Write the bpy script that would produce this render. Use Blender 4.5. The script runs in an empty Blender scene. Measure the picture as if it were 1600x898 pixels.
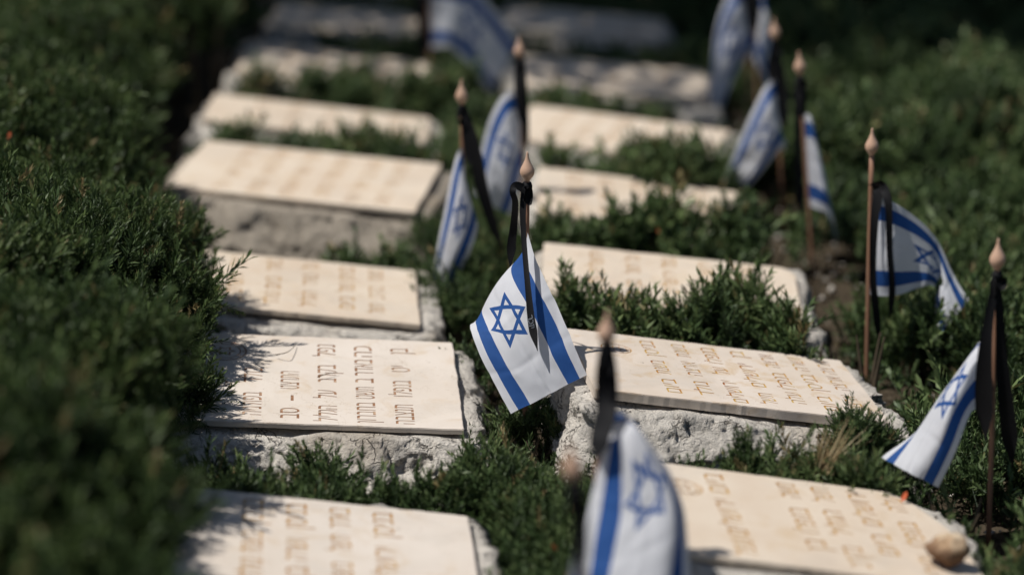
import bpy, math, random
import numpy as np
from mathutils import Vector, Matrix, noise
from mathutils.geometry import delaunay_2d_cdt

# ------------------------------------------------------------------ camera, sky, sun
scene = bpy.context.scene
COL = scene.collection
FPX, HC = 3800.0, 2.15                      # focal length in pixels of a 1600 px frame, camera height
TH = math.atan(1195.0 / FPX)                # pitch below the horizon
cam = bpy.data.cameras.new('camera'); camo = bpy.data.objects.new('camera', cam); COL.objects.link(camo)
cam.sensor_width = 36.0; cam.lens = FPX * 36.0 / 1600.0
camo.location = (0, 0, HC); camo.rotation_euler = (math.pi / 2 - TH, 0, 0)
cam.clip_start = 0.05; cam.clip_end = 300.0
cam.dof.use_dof = True; cam.dof.focus_distance = 5.68; cam.dof.aperture_fstop = 0.88
cam.dof.aperture_blades = 0
scene.camera = camo

SUN = Vector((-0.44, -0.11, 0.90)).normalized()     # direction towards the sun
world = bpy.data.worlds.new('World'); scene.world = world; world.use_nodes = True
wn = world.node_tree.nodes; wl = world.node_tree.links
sky = wn.new('ShaderNodeTexSky'); sky.sky_type = 'NISHITA'; sky.sun_disc = False
sky.sun_elevation = math.asin(SUN.z); sky.sun_rotation = math.atan2(SUN.x, SUN.y)
bg = wn['Background']; bg.inputs['Strength'].default_value = 0.055
wl.new(sky.outputs[0], bg.inputs['Color'])
sl = bpy.data.lights.new('sun', 'SUN'); sl.energy = 4.5; sl.angle = math.radians(0.53); sl.color = (1.0, 0.965, 0.92)
so = bpy.data.objects.new('sun', sl); COL.objects.link(so); so.location = (-6, -2, 12)
so.rotation_euler = SUN.to_track_quat('Z', 'Y').to_euler()
scene.view_settings.view_transform = 'Standard'; scene.view_settings.look = 'None'
scene.view_settings.exposure = 0.0; scene.view_settings.gamma = 1.0; scene.view_settings.use_curve_mapping = False

CT, ST = math.cos(TH), math.sin(TH)
def ray(px, py):
    a = (px - 800) / FPX; b = (449 - py) / FPX
    return (a, CT + b * ST, -ST + b * CT)
def at_depth(px, py, y):                    # point seen at a pixel, at world distance y
    d = ray(px, py); t = y / d[1]
    return np.array((d[0] * t, y, HC + d[2] * t))
def at_height(px, py, z):
    d = ray(px, py); t = (z - HC) / d[2]
    return np.array((d[0] * t, d[1] * t, z))

# ------------------------------------------------------------------ helpers
def tag(o, label=None, cat=None, group=None, kind=None):
    if label: o['label'] = label
    if cat: o['category'] = cat
    if group: o['group'] = group
    if kind: o['kind'] = kind
    return o
def empty(name, loc, rz=0.0):
    o = bpy.data.objects.new(name, None); COL.objects.link(o)
    o.location = loc; o.rotation_euler = (0, 0, rz); o.empty_display_size = 0.1
    return o
def mesh_obj(name, verts, faces, mat, parent=None, smooth=False, uv=None, attr=None):
    me = bpy.data.meshes.new(name)
    verts = np.asarray(verts, np.float32)
    if isinstance(faces, np.ndarray):
        k = faces.shape[1]; n = len(faces)
        me.vertices.add(len(verts)); me.vertices.foreach_set('co', verts.ravel())
        me.loops.add(n * k); me.loops.foreach_set('vertex_index', faces.ravel().astype(np.int32))
        me.polygons.add(n); me.polygons.foreach_set('loop_start', np.arange(0, n * k, k, dtype=np.int32))
        me.polygons.foreach_set('loop_total', np.full(n, k, np.int32))
        me.update(calc_edges=True)
    else:
        me.from_pydata([tuple(map(float, v)) for v in verts], [], faces)
    if smooth: me.polygons.foreach_set('use_smooth', np.ones(len(me.polygons), bool))
    if uv is not None:
        l = me.uv_layers.new(name='UVMap'); idx = np.zeros(len(me.loops), np.int32)
        me.loops.foreach_get('vertex_index', idx)
        l.data.foreach_set('uv', np.asarray(uv, np.float32)[idx].ravel())
    if attr is not None:
        a = me.attributes.new('tint', 'FLOAT', 'POINT'); a.data.foreach_set('value', np.asarray(attr, np.float32))
    me.materials.append(mat); me.update()
    o = bpy.data.objects.new(name, me); COL.objects.link(o)
    if parent: o.parent = parent
    return o
class NT:
    def __init__(s, name, rough=0.8, spec=0.3):
        s.m = bpy.data.materials.new(name); s.m.use_nodes = True
        s.n = s.m.node_tree.nodes; s.l = s.m.node_tree.links; s.p = s.n['Principled BSDF']
        s.p.inputs['Roughness'].default_value = rough; s.p.inputs['Specular IOR Level'].default_value = spec
        s.tc = s.n.new('ShaderNodeTexCoord'); s.own = None
    def link(s, a, b): s.l.new(a, b)
    def val(s, i, v):
        if hasattr(v, 'is_output'): s.l.new(v, i)
        else: i.default_value = v
    def math(s, op, a, b=0.0, c=None):
        n = s.n.new('ShaderNodeMath'); n.operation = op
        s.val(n.inputs[0], a); s.val(n.inputs[1], b)
        if c is not None: s.val(n.inputs[2], c)
        return n.outputs[0]
    def individual(s):
        """shift the pattern so that no two stones carry the same marks"""
        oi = s.n.new('ShaderNodeObjectInfo'); sc = s.n.new('ShaderNodeVectorMath'); sc.operation = 'SCALE'; sc.inputs[0].default_value = (37.0, 53.0, 19.0); s.l.new(oi.outputs['Random'], sc.inputs['Scale'])
        ad = s.n.new('ShaderNodeVectorMath'); ad.operation = 'ADD'; s.l.new(s.tc.outputs['Object'], ad.inputs[0]); s.l.new(sc.outputs[0], ad.inputs[1]); s.own = ad.outputs[0]; s.rand = oi.outputs['Random']
    def noise(s, scale, detail=4, rough=0.55, coord=None, dist=0.0):
        n = s.n.new('ShaderNodeTexNoise'); n.inputs['Scale'].default_value = scale
        n.inputs['Detail'].default_value = detail; n.inputs['Roughness'].default_value = rough; n.inputs['Distortion'].default_value = dist
        s.l.new(coord if coord is not None else (s.own or s.tc.outputs['Object']), n.inputs['Vector'])
        return n.outputs['Fac']
    def ramp(s, f, stops):
        n = s.n.new('ShaderNodeValToRGB'); e = n.color_ramp.elements
        while len(e) < len(stops): e.new(0.5)
        for i, (p, c) in enumerate(stops):
            e[i].position = p; e[i].color = (*c, 1) if len(c) == 3 else c
        s.val(n.inputs[0], f); return n.outputs[0]
    def mix(s, f, a, b, mode='MIX'):
        n = s.n.new('ShaderNodeMix'); n.data_type = 'RGBA'; n.blend_type = mode
        s.val(n.inputs['Factor'], f)
        for i, v in ((6, a), (7, b)):
            if hasattr(v, 'is_output'): s.l.new(v, n.inputs[i])
            else: n.inputs[i].default_value = (*v, 1)
        return n.outputs[2]
    def bump(s, h, strength=0.3, dist=0.01):
        n = s.n.new('ShaderNodeBump'); n.inputs['Strength'].default_value = strength; n.inputs['Distance'].default_value = dist
        s.l.new(h, n.inputs['Height']); s.l.new(n.outputs[0], s.p.inputs['Normal'])
    def color(s, c):
        s.val(s.p.inputs['Base Color'], c if hasattr(c, 'is_output') else (*c, 1)); return s.m

# ------------------------------------------------------------------ materials
def mat_plate(name, c0, c1, stain=0.45):
    t = NT(name, 0.75, 0.25); t.individual()
    a = t.noise(5, 5); b = t.noise(60, 5, 0.65); d = t.noise(260, 2)
    c = t.mix(t.ramp(a, [(0.35, (0, 0, 0)), (0.68, (1, 1, 1))]), c0, c1)
    c = t.mix(t.ramp(b, [(0.60, (0, 0, 0)), (0.78, (0.55, 0.55, 0.55))]), c, tuple(x * 0.80 for x in c0))
    c = t.mix(t.math('MULTIPLY', t.ramp(t.noise(13, 5, 0.65, dist=0.6), [(0.52, (0, 0, 0)), (0.70, (0.7, 0.7, 0.7))]), stain), c, (0.50, 0.34, 0.17))
    c = t.mix(t.ramp(t.noise(3.2, 6, 0.7, dist=0.8), [(0.50, (0, 0, 0)), (0.72, (0.5, 0.5, 0.5))]), c, (0.47, 0.42, 0.36))
    vn = t.n.new('ShaderNodeTexVoronoi'); vn.feature = 'DISTANCE_TO_EDGE'; vn.inputs['Scale'].default_value = 5.0; wv = t.n.new('ShaderNodeVectorMath'); wv.operation = 'ADD'; nzc = t.n.new('ShaderNodeTexNoise'); nzc.inputs['Scale'].default_value = 7.0; nzc.inputs['Detail'].default_value = 5; t.link(t.own, nzc.inputs['Vector']); t.link(t.own, wv.inputs[0]); t.link(nzc.outputs['Color'], wv.inputs[1]); t.link(wv.outputs[0], vn.inputs['Vector'])
    vein = t.math('MULTIPLY', t.ramp(vn.outputs[0], [(0.0, (1, 1, 1)), (0.012, (0, 0, 0))]), t.ramp(t.noise(4, 2), [(0.52, (0, 0, 0)), (0.6, (0.55, 0.55, 0.55))]))
    c = t.mix(vein, c, (0.36, 0.27, 0.18))
    sp = t.ramp(t.noise(34, 3, 0.7), [(0.725, (0, 0, 0)), (0.76, (0.8, 0.8, 0.8))])
    c = t.mix(sp, c, (0.20, 0.15, 0.10))
    t.bump(t.math('ADD', t.math('MULTIPLY', b, 0.6), t.math('MULTIPLY', d, 0.4)), 0.25, 0.002)
    return t.color(c)
M_PLATE_S = mat_plate('stained_limestone', (0.58, 0.49, 0.395), (0.66, 0.58, 0.50), 1.0)
M_PLATE = mat_plate('cream_limestone', (0.61, 0.535, 0.455), (0.67, 0.60, 0.525))
M_PLATE_W = mat_plate('warm_limestone', (0.60, 0.495, 0.385), (0.655, 0.565, 0.455))
def mat_rock(name, w):
    t = NT(name, 0.9, 0.2); t.individual()
    a = t.noise(7, 6, 0.6); b = t.noise(38, 6, 0.7, dist=0.4); e = t.noise(150, 4, 0.7)
    c = t.mix(t.ramp(a, [(0.38, (0, 0, 0)), (0.62, (1, 1, 1))]), tuple(x * 0.78 for x in w), w)
    c = t.mix(t.ramp(b, [(0.30, (0.9, 0.9, 0.9)), (0.42, (0, 0, 0))]), c, (0.20, 0.18, 0.16))
    c = t.mix(t.ramp(t.noise(3.1, 4), [(0.56, (0, 0, 0)), (0.72, (0.55, 0.55, 0.55))]), c, (0.42, 0.33, 0.23))
    vn = t.n.new('ShaderNodeTexVoronoi'); vn.feature = 'DISTANCE_TO_EDGE'; vn.inputs['Scale'].default_value = 13.0; mp = t.n.new('ShaderNodeMapping'); mp.inputs['Scale'].default_value = (1, 1, 2.2); wv = t.n.new('ShaderNodeVectorMath'); wv.operation = 'ADD'
    nc = t.n.new('ShaderNodeTexNoise'); nc.inputs['Scale'].default_value = 16.0; nc.inputs['Detail'].default_value = 4; sc = t.n.new('ShaderNodeVectorMath'); sc.operation = 'SCALE'; sc.inputs['Scale'].default_value = 0.12
    t.link(t.own, nc.inputs['Vector']); t.link(nc.outputs['Color'], sc.inputs[0]); t.link(t.own, wv.inputs[0]); t.link(sc.outputs[0], wv.inputs[1]); t.link(wv.outputs[0], mp.inputs[0]); t.link(mp.outputs[0], vn.inputs['Vector'])
    crack = t.math('MULTIPLY', t.ramp(vn.outputs[0], [(0.0, (1, 1, 1)), (0.05, (0, 0, 0))]), t.ramp(t.noise(9, 2), [(0.48, (0, 0, 0)), (0.58, (1, 1, 1))]))
    c = t.mix(t.math('MULTIPLY', crack, 0.75), c, (0.13, 0.11, 0.09))
    c = t.mix(t.ramp(t.noise(17, 6, 0.75), [(0.58, (0, 0, 0)), (0.70, (0.6, 0.6, 0.6))]), c, tuple(x * 0.62 for x in w))
    t.bump(t.math('SUBTRACT', t.math('ADD', t.math('MULTIPLY', b, 0.7), t.math('MULTIPLY', e, 0.45)), t.math('MULTIPLY', crack, 0.5)), 1.0, 0.024)
    return t.color(c)
M_ROCK = mat_rock('rough_limestone', (0.82, 0.76, 0.67))
M_ROCK_G = mat_rock('dark_limestone', (0.54, 0.47, 0.38))  # darker, browner copy of the rough limestone, for one tall block
def mat_paint(name, a, b, c_):
    t = NT(name, 0.8, 0.2)
    n = t.noise(16, 4, 0.7)
    c = t.ramp(n, [(0.34, a), (0.50, b), (0.66, c_)])
    return t.color(c)
M_INK_B = mat_paint('brown_letter_paint', (0.17, 0.085, 0.045), (0.28, 0.15, 0.085), (0.50, 0.36, 0.25))
M_INK_O = mat_paint('ochre_letter_paint', (0.26, 0.08, 0.03), (0.40, 0.20, 0.04), (0.50, 0.36, 0.10))
M_INK_F = mat_paint('faded_ochre_paint', (0.30, 0.13, 0.03), (0.42, 0.22, 0.05), (0.50, 0.33, 0.13))
def mat_leaf(name, dark, mid, light, trans=0.12):
    t = NT(name, 0.55, 0.35)
    at = t.n.new('ShaderNodeAttribute'); at.attribute_name = 'tint'
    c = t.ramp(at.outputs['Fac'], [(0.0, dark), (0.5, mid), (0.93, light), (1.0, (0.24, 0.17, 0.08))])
    t.color(c)
    tr = t.n.new('ShaderNodeBsdfTranslucent'); t.link(c, tr.inputs[0])
    mx = t.n.new('ShaderNodeMixShader'); mx.inputs[0].default_value = trans
    t.link(t.p.outputs[0], mx.inputs[1]); t.link(tr.outputs[0], mx.inputs[2])
    t.link(mx.outputs[0], t.n['Material Output'].inputs[0])
    return t.m
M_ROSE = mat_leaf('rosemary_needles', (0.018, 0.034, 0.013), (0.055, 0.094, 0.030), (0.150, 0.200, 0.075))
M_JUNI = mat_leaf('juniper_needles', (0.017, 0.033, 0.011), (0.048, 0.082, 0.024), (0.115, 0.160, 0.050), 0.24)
M_DRY = mat_leaf('dry_grass', (0.36, 0.25, 0.13), (0.52, 0.40, 0.23), (0.58, 0.52, 0.33), 0.25)
t = NT('twig_bark', 0.9, 0.1); M_TWIG = t.color(t.mix(t.noise(40), (0.06, 0.045, 0.03), (0.14, 0.11, 0.075)))
t = NT('soil', 0.95, 0.1); nz = t.noise(9, 6, 0.65); n2 = t.noise(60, 4, 0.7)
cc = t.mix(nz, (0.035, 0.027, 0.018), (0.10, 0.078, 0.052)); cc = t.mix(t.ramp(n2, [(0.6, (0, 0, 0)), (0.72, (0.8, 0.8, 0.8))]), cc, (0.22, 0.18, 0.13))
t.bump(n2, 0.8, 0.02); M_SOIL = t.color(cc)
t = NT('stick_wood', 0.5, 0.4); st = t.n.new('ShaderNodeMapping'); st.inputs['Scale'].default_value = (160, 160, 7); t.link(t.tc.outputs['Object'], st.inputs[0])
nz = t.noise(1.0, 4, 0.6, st.outputs[0]); t.bump(nz, 0.2, 0.001)
M_WOOD = t.color(t.mix(nz, (0.22, 0.11, 0.065), (0.36, 0.20, 0.125)))
t = NT('turned_finial_wood', 0.32, 0.5); M_FIN = t.color(t.mix(t.noise(40, 3), (0.44, 0.27, 0.18), (0.58, 0.39, 0.28)))
t = NT('black_ribbon_satin', 0.7, 0.15); nz = t.noise(300, 2); t.bump(nz, 0.15, 0.0006); M_RIB = t.color(t.mix(nz, (0.005, 0.005, 0.006), (0.010, 0.010, 0.011)))
t = NT('white_print', 0.6, 0.3); M_PRINT = t.color((0.75, 0.75, 0.75))
t = NT('pebble_stone', 0.8, 0.3); nz = t.noise(22, 5, 0.6); t.bump(t.noise(90, 4), 0.5, 0.004)
pz = t.n.new('ShaderNodeSeparateXYZ'); t.link(t.tc.outputs['Object'], pz.inputs[0]); nz = t.math('ADD', t.math('MULTIPLY', nz, 0.55), t.math('MULTIPLY_ADD', pz.outputs[2], 6.5, 0.10))
M_PEB = t.color(t.ramp(nz, [(0.40, (0.16, 0.09, 0.05)), (0.50, (0.36, 0.24, 0.14)), (0.60, (0.56, 0.46, 0.33))]))
t = NT('fallen_petal', 0.6, 0.3); M_PETAL = t.color(t.mix(t.noise(60), (0.45, 0.07, 0.03), (0.60, 0.16, 0.06)))
def mat_flag():
    t = NT('printed_flag_cloth', 0.7, 0.2)
    uv = t.n.new('ShaderNodeSeparateXYZ'); t.link(t.tc.outputs['UV'], uv.inputs[0])
    x = t.math('MULTIPLY', t.math('SUBTRACT', uv.outputs[0], 0.5), 226.0); y = t.math('MULTIPLY', t.math('SUBTRACT', uv.outputs[1], 0.5), 160.0)
    ay = t.math('ABSOLUTE', y)
    stripe = t.math('MULTIPLY', t.math('GREATER_THAN', ay, 40.0), t.math('LESS_THAN', ay, 65.0))
    def dot(a): return t.math('ADD', t.math('MULTIPLY', x, math.cos(a)), t.math('MULTIPLY', y, math.sin(a)))
    d = [dot(math.radians(a)) for a in (-90, 30, 150)]
    up = t.math('MAXIMUM', t.math('MAXIMUM', d[0], d[1]), d[2])
    dn = t.math('MULTIPLY', t.math('MINIMUM', t.math('MINIMUM', d[0], d[1]), d[2]), -1.0)
    def ring(v): return t.math('MULTIPLY', t.math('GREATER_THAN', v, 13.0), t.math('LESS_THAN', v, 18.2))
    blue = t.math('MAXIMUM', stripe, t.math('MAXIMUM', ring(up), ring(dn)))
    var = t.noise(30, 3)
    white = t.mix(var, (0.70, 0.71, 0.75), (0.78, 0.79, 0.82)); bl = t.mix(var, (0.022, 0.085, 0.29), (0.035, 0.115, 0.36))
    c = t.mix(blue, white, bl); t.color(c)
    mp = t.n.new('ShaderNodeMapping'); mp.inputs['Scale'].default_value = (220, 160, 1); t.link(t.tc.outputs['UV'], mp.inputs[0])
    w = t.noise(2.2, 3, 0.7, mp.outputs[0]); t.bump(w, 0.18, 0.0012)
    tr = t.n.new('ShaderNodeBsdfTranslucent'); t.link(c, tr.inputs[0])
    mx = t.n.new('ShaderNodeMixShader'); mx.inputs[0].default_value = 0.36
    t.link(t.p.outputs[0], mx.inputs[1]); t.link(tr.outputs[0], mx.inputs[2]); t.link(mx.outputs[0], t.n['Material Output'].inputs[0])
    return t.m
M_FLAG = mat_flag()

# ------------------------------------------------------------------ ground
gx = np.linspace(-40, 40, 161); gy = np.linspace(-10, 70, 161)
V = np.array([(a, b, 0.012 * noise.noise((a * 1.3, b * 1.3, 0)) - 0.012) for b in gy for a in gx])
I = np.arange(160 * 161).reshape(160, 161)[:, :160].ravel()
ground = mesh_obj('ground', V, np.stack([I, I + 1, I + 162, I + 161], 1), M_SOIL, smooth=True); tag(ground, kind='structure')

# ------------------------------------------------------------------ headstones
_glyph = {}
def glyph_line(s, bold=0.012):
    """outlines of one line of Hebrew text as polylines, normalised: height 1, starts at x=0"""
    if (s, bold) in _glyph: return _glyph[(s, bold)]
    cu = bpy.data.curves.new('line', 'FONT'); cu.body = s[::-1]; cu.size = 1.0; cu.offset = bold
    o = bpy.data.objects.new('line', cu); COL.objects.link(o)
    bpy.context.view_layer.objects.active = o
    for q in bpy.context.selected_objects: q.select_set(False)
    o.select_set(True); bpy.ops.object.convert(target='CURVE')
    out = []
    for sp in o.data.splines:
        if sp.type == 'BEZIER':
            bp = sp.bezier_points; n = len(bp); pl = []
            for i in range(n):
                a, b = bp[i], bp[(i + 1) % n]
                straight = (a.handle_right - a.co).cross(b.co - a.co).length < 1e-4 and (b.handle_left - b.co).cross(b.co - a.co).length < 1e-4
                for k in range(1 if straight else 3):
                    u = k / 3.0; w = 1 - u
                    p = a.co * w ** 3 + a.handle_right * 3 * w * w * u + b.handle_left * 3 * w * u * u + b.co * u ** 3
                    pl.append((p.x, p.y))
        else:
            pl = [(p.co.x, p.co.y) for p in sp.points]
        q = []
        for p in pl:
            if not q or math.hypot(p[0] - q[-1][0], p[1] - q[-1][1]) > 0.004: q.append(p)
        if len(q) >= 3: out.append(np.array(q))
    d = o.data; bpy.data.objects.remove(o); bpy.data.curves.remove(d)
    _glyph[(s, bold)] = out
    return out
def place_line(s, lx, ytop, ybot, height, bold=0.012):
    """text line laid on a plate: its top points to -X, it runs from +Y (far) to -Y; ytop > ybot"""
    pls = glyph_line(s, bold)
    if not pls: return []
    al = np.concatenate(pls); x0, x1 = al[:, 0].min(), al[:, 0].max()
    hs = height / 0.56
    res = []
    for p in pls:
        u = (p[:, 0] - x0) / (x1 - x0)                       # 0 = left end of the visual line
        res.append(np.stack([lx - (p[:, 1] - 0.28) * hs, ybot + u * (ytop - ybot)], 1))
    return res
def circ(cx, cy, r, n=28):
    a = np.linspace(0, 2 * math.pi, n, endpoint=False); return np.stack([cx + r * np.cos(a), cy + r * np.sin(a)], 1)
def emblem(cx, cy, r):
    out = [circ(cx, cy, r, 36), circ(cx, cy, r * 0.91, 36), circ(cx, cy, r * 0.74, 32), circ(cx, cy, r * 0.67, 32)]
    a = np.arange(12) * math.pi / 6
    out.append(np.stack([cx + r * np.where(np.arange(12) % 2, 0.30, 0.52) * np.cos(a), cy + r * np.where(np.arange(12) % 2, 0.30, 0.52) * np.sin(a)], 1))
    out.append(np.stack([cx + r * np.where(np.arange(12) % 2, 0.21, 0.36) * np.cos(a), cy + r * np.where(np.arange(12) % 2, 0.21, 0.36) * np.sin(a)], 1))
    for k in range(9):                                        # leaves of the wreath between the rings
        b = -2.4 + k * 0.6; rr = 0.825 * r
        c = np.array((cx + rr * math.cos(b), cy + rr * math.sin(b))); tg = np.array((-math.sin(b), math.cos(b))); nr = np.array((math.cos(b), math.sin(b)))
        out.append(np.array([c + tg * r * 0.14, c + nr * r * 0.05, c - tg * r * 0.14, c - nr * r * 0.05]))
    out.append(np.array([(cx - 0.24 * r, cy + 0.02 * r), (cx + 0.2 * r, cy + 0.03 * r), (cx + 0.25 * r, cy), (cx + 0.2 * r, cy - 0.03 * r), (cx - 0.24 * r, cy - 0.02 * r)]))
    return out
def outline(L, W, chamfer, seed, inset=0.0):
    """plate outline, anticlockwise, with slightly worn edges; chamfer = (corner, dx, dy)"""
    rnd = random.Random(seed); r = 0.006
    cs = [(-L / 2, -W / 2), (L / 2, -W / 2), (L / 2, W / 2), (-L / 2, W / 2)]
    pts = []
    for i, (x, y) in enumerate(cs):
        sx, sy = (1 if x > 0 else -1), (1 if y > 0 else -1)
        if chamfer and chamfer[0] == i:
            dx, dy = chamfer[1], chamfer[2]
            a, b = (x - sx * dx, y), (x, y - sy * dy)
            seq = []
            for k in range(7):
                u = k / 6; w = 1 - u
                seq.append((a[0] * w * w + 2 * w * u * (x - sx * dx * 0.3) + b[0] * u * u, a[1] * w * w + 2 * w * u * (y - sy * dy * 0.3) + b[1] * u * u))
        else:
            seq = []
            a, b = (x - sx * r, y), (x, y - sy * r)
            seq = [a, (x - sx * r * 0.3, y - sy * r * 0.3), b]
        if i in (0, 2): seq = seq[::-1] if i == 0 else seq[::-1]
        pts += seq
    # corner order fix: walk anticlockwise by angle of the dense outline
    pts = sorted(pts, key=lambda p: math.atan2(p[1] / W, p[0] / L))
    out = []
    n = len(pts)
    for i in range(n):
        a, b = np.array(pts[i]), np.array(pts[(i + 1) % n]); d = np.linalg.norm(b - a)
        m = max(1, int(d / 0.012))
        for k in range(m):
            p = a + (b - a) * k / m
            j = 0.0018 * noise.noise((p[0] * 60, p[1] * 60, seed)) + 0.0034 * noise.noise((p[0] * 14, p[1] * 14, seed + 5))
            q = p * (1 + j / max(0.2, np.linalg.norm(p)))
            q = q - np.sign(q) * inset * np.array((abs(q[0]) > L / 2 - 0.03 or bool(chamfer and abs(q[0]) > L / 2 - 0.2 and abs(q[1]) > W / 2 - 0.2), abs(q[1]) > W / 2 - 0.03 or bool(chamfer and abs(q[0]) > L / 2 - 0.2 and abs(q[1]) > W / 2 - 0.2)))
            out.append(q)
    return np.array(out)
ENG = 0.0013
def plate_mesh(parent, L, W, chamfer, seed, lines, mat, ink, emb_sign=(), THK=0.024):
    top = outline(L, W, chamfer, seed, 0.0015)
    # engraved face: triangulate outline and letters together, leave the letters open, wall them down
    vs, fs, sg = [], [], []
    for k, pl in enumerate([top] + lines):
        q = len(vs); vs += [Vector((float(p[0]), float(p[1]))) for p in pl]; fs.append(list(range(q, q + len(pl))))
        nx = np.roll(pl, -1, 0); sg.append(1 if (pl[:, 0] * nx[:, 1] - pl[:, 1] * nx[:, 0]).sum() > 0 else -1)
        if sg[-1] < 0: fs[-1].reverse()
    ov, oe, of, _, _, orig = delaunay_2d_cdt(vs, [], fs, 0, 1e-6, True)
    for k, e in enumerate(emb_sign): sg[len(sg) - len(emb_sign) + k] = e
    keep, ho = [], {}
    for f, og in zip(of, orig):
        if 0 not in og: continue
        if sum(sg[i] for i in set(og) if i) == 0: keep.append(tuple(f))
    dirs = set()
    for f in keep:
        for i in range(len(f)): dirs.add((f[i], f[(i + 1) % len(f)]))
    rim_e = [(i, j) for (i, j) in dirs if (j, i) not in dirs]
    nt = len(ov); co = np.array([(p.x, p.y, 0.0) for p in ov] + [(p.x, p.y, -ENG) for p in ov], np.float32); nv = len(co)
    faces = keep + [(j, i, i + nt, j + nt) for (i, j) in rim_e]
    # slab body under the engraved face
    o = outline(L, W, chamfer, seed); n = len(o)
    zt, zb = -ENG - 0.0004, -THK
    V = np.concatenate([co, np.column_stack([o, np.full(n, zt)]), np.column_stack([o, np.full(n, zb)])])
    b = nv
    faces += [(b + n + i, b + n + (i + 1) % n, b + (i + 1) % n, b + i) for i in range(n)]
    faces.append(tuple(b + i for i in range(n))); faces.append(tuple(b + n + i for i in reversed(range(n))))
    p = mesh_obj('plate', V, faces, mat, parent)
    if lines:
        x0, y0 = np.min([q.min(0) for q in lines], 0) - 0.004; x1, y1 = np.max([q.max(0) for q in lines], 0) + 0.004
        mesh_obj('inscription', [(x0, y0, -ENG + 0.0004), (x1, y0, -ENG + 0.0004), (x1, y1, -ENG + 0.0004), (x0, y1, -ENG + 0.0004)], [(0, 1, 2, 3)], ink, p)
    return p
def fract(p, o=4):
    s, a = 0.0, 1.0
    for i in range(o):
        s += a * noise.noise((p[0], p[1], p[2])); a *= 0.5; p = (p[0] * 2.1 + 3.7, p[1] * 2.1, p[2] * 2.1 - 1.3)
    return s
def facet(x, y, z, sc, seed, amp, tilt):
    """chipped planes: every cell of the stone breaks at its own depth and slant"""
    p = (x * sc, y * sc, z * sc + seed * 1.37); c = noise.voronoi(p)[1][0]
    k = (c[0] * 12.9898 + c[1] * 78.233 + c[2] * 37.719); r0 = (math.sin(k) * 43758.5453) % 1.0; r1 = (math.sin(k * 1.3 + 1) * 24634.63) % 1.0 - 0.5; r2 = (math.sin(k * 1.7 + 2) * 35412.1) % 1.0 - 0.5
    return amp * (r0 - 0.5 + tilt * 2 * (r1 * (p[0] - c[0] + p[1] - c[1]) + r2 * (p[2] - c[2])))
def rock_base(parent, L, W, zfun, seed, mat, step=0.012, rim=0.03, ext=(0, 0, 0, 0), slope=0.42):
    """rough hewn block: ext = extra reach (right, far, left, near)"""
    # perimeter of a rounded rectangle
    hx, hy = L / 2, W / 2
    per = []
    def seg(a, b):
        n = max(2, int(math.dist(a, b) / step))
        for k in range(n): per.append((a[0] + (b[0] - a[0]) * k / n, a[1] + (b[1] - a[1]) * k / n))
    c = [(hx, -hy), (hx, hy), (-hx, hy), (-hx, -hy)]
    for i in range(4): seg(c[i], c[(i + 1) % 4])
    n = len(per); rows = []
    nv = max(8, int(0.24 / step))
    prof = []
    for k in range(nv + 1): prof.append((k / nv, 0))
    for k in range(1, 4): prof.append((1.0, k / 3))
    V = np.zeros((len(prof), n, 3))
    for i, (x, y) in enumerate(per):
        # outward direction, softened at corners
        ox = max(-1, min(1, (abs(x) - hx + 0.06) / 0.06)) if abs(x) > hx - 0.06 else 0
        oy = max(-1, min(1, (abs(y) - hy + 0.06) / 0.06)) if abs(y) > hy - 0.06 else 0
        d = np.array((math.copysign(ox, x), math.copysign(oy, y))); l = np.linalg.norm(d)
        if l < 1e-6: d = np.array((0, 1.0)); l = 1
        d /= l
        e = ext[0] * max(0, d[0]) + ext[2] * max(0, -d[0]) + ext[1] * max(0, d[1]) + ext[3] * max(0, -d[1])
        zt = zfun(x, y)
        drop = 0.004 + 0.022 * max(0, fract((x * 7, y * 7, seed + 9), 3) + 0.25)
        for r, (v, ins) in enumerate(prof):
            z0 = -0.07; z1 = zt - drop
            z = z0 + (z1 - z0) * v
            sl_ = slope * (0.25 + 0.75 * max(0, -d[1])) * (1 - v) * (zt + 0.07)
            bul = sl_ + rim * (0.55 + 0.75 * math.sin(math.pi * min(1, (1 - v) * 0.9 + 0.12))) + e * (0.45 + 0.55 * (1 - v))
            q = (x * 4.5, y * 4.5, z * 7 + seed * 3.1)
            f = fract(q, 3)
            wx, wy, wz = x + 0.008 * noise.noise((x * 30, y * 30, z * 30)), y + 0.008 * noise.noise((x * 30 + 9, y * 30, z * 30)), z + 0.008 * noise.noise((x * 30, y * 30 + 7, z * 30))
            dsp = 0.014 * f + facet(wx, wy, wz * 1.25, 9.0, seed, 0.022, 0.5) + facet(wx, wy, wz * 1.5, 24.0, seed + 3, 0.010, 0.6) + facet(wx, wy, wz * 1.3, 60.0, seed + 7, 0.0045, 0.6) + 0.004 * fract((x * 70, y * 70, z * 80 + seed), 3)
            wgt = 1.0
            if ins:                                       # ledge running in under the plate
                k = ins; reach = bul + dsp
                off = reach + (-0.05 - reach) * k
                zz = z + 0.012 * f * (1 - k) + (zt - 0.0005 - 0.008 - z) * k
            else:
                off = bul + dsp; zz = z + 0.012 * f * (v > 0.5)
            V[r, i] = (x + d[0] * off, y + d[1] * off, zz)
    m = len(prof); F = []
    idx = np.arange(m * n).reshape(m, n)
    a = idx[:-1]; b = idx[1:]
    F = np.stack([a, np.roll(a, -1, 1), np.roll(b, -1, 1), b], -1).reshape(-1, 4)
    return mesh_obj('rough_block', V.reshape(-1, 3), F, mat, parent, smooth=False)
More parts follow.
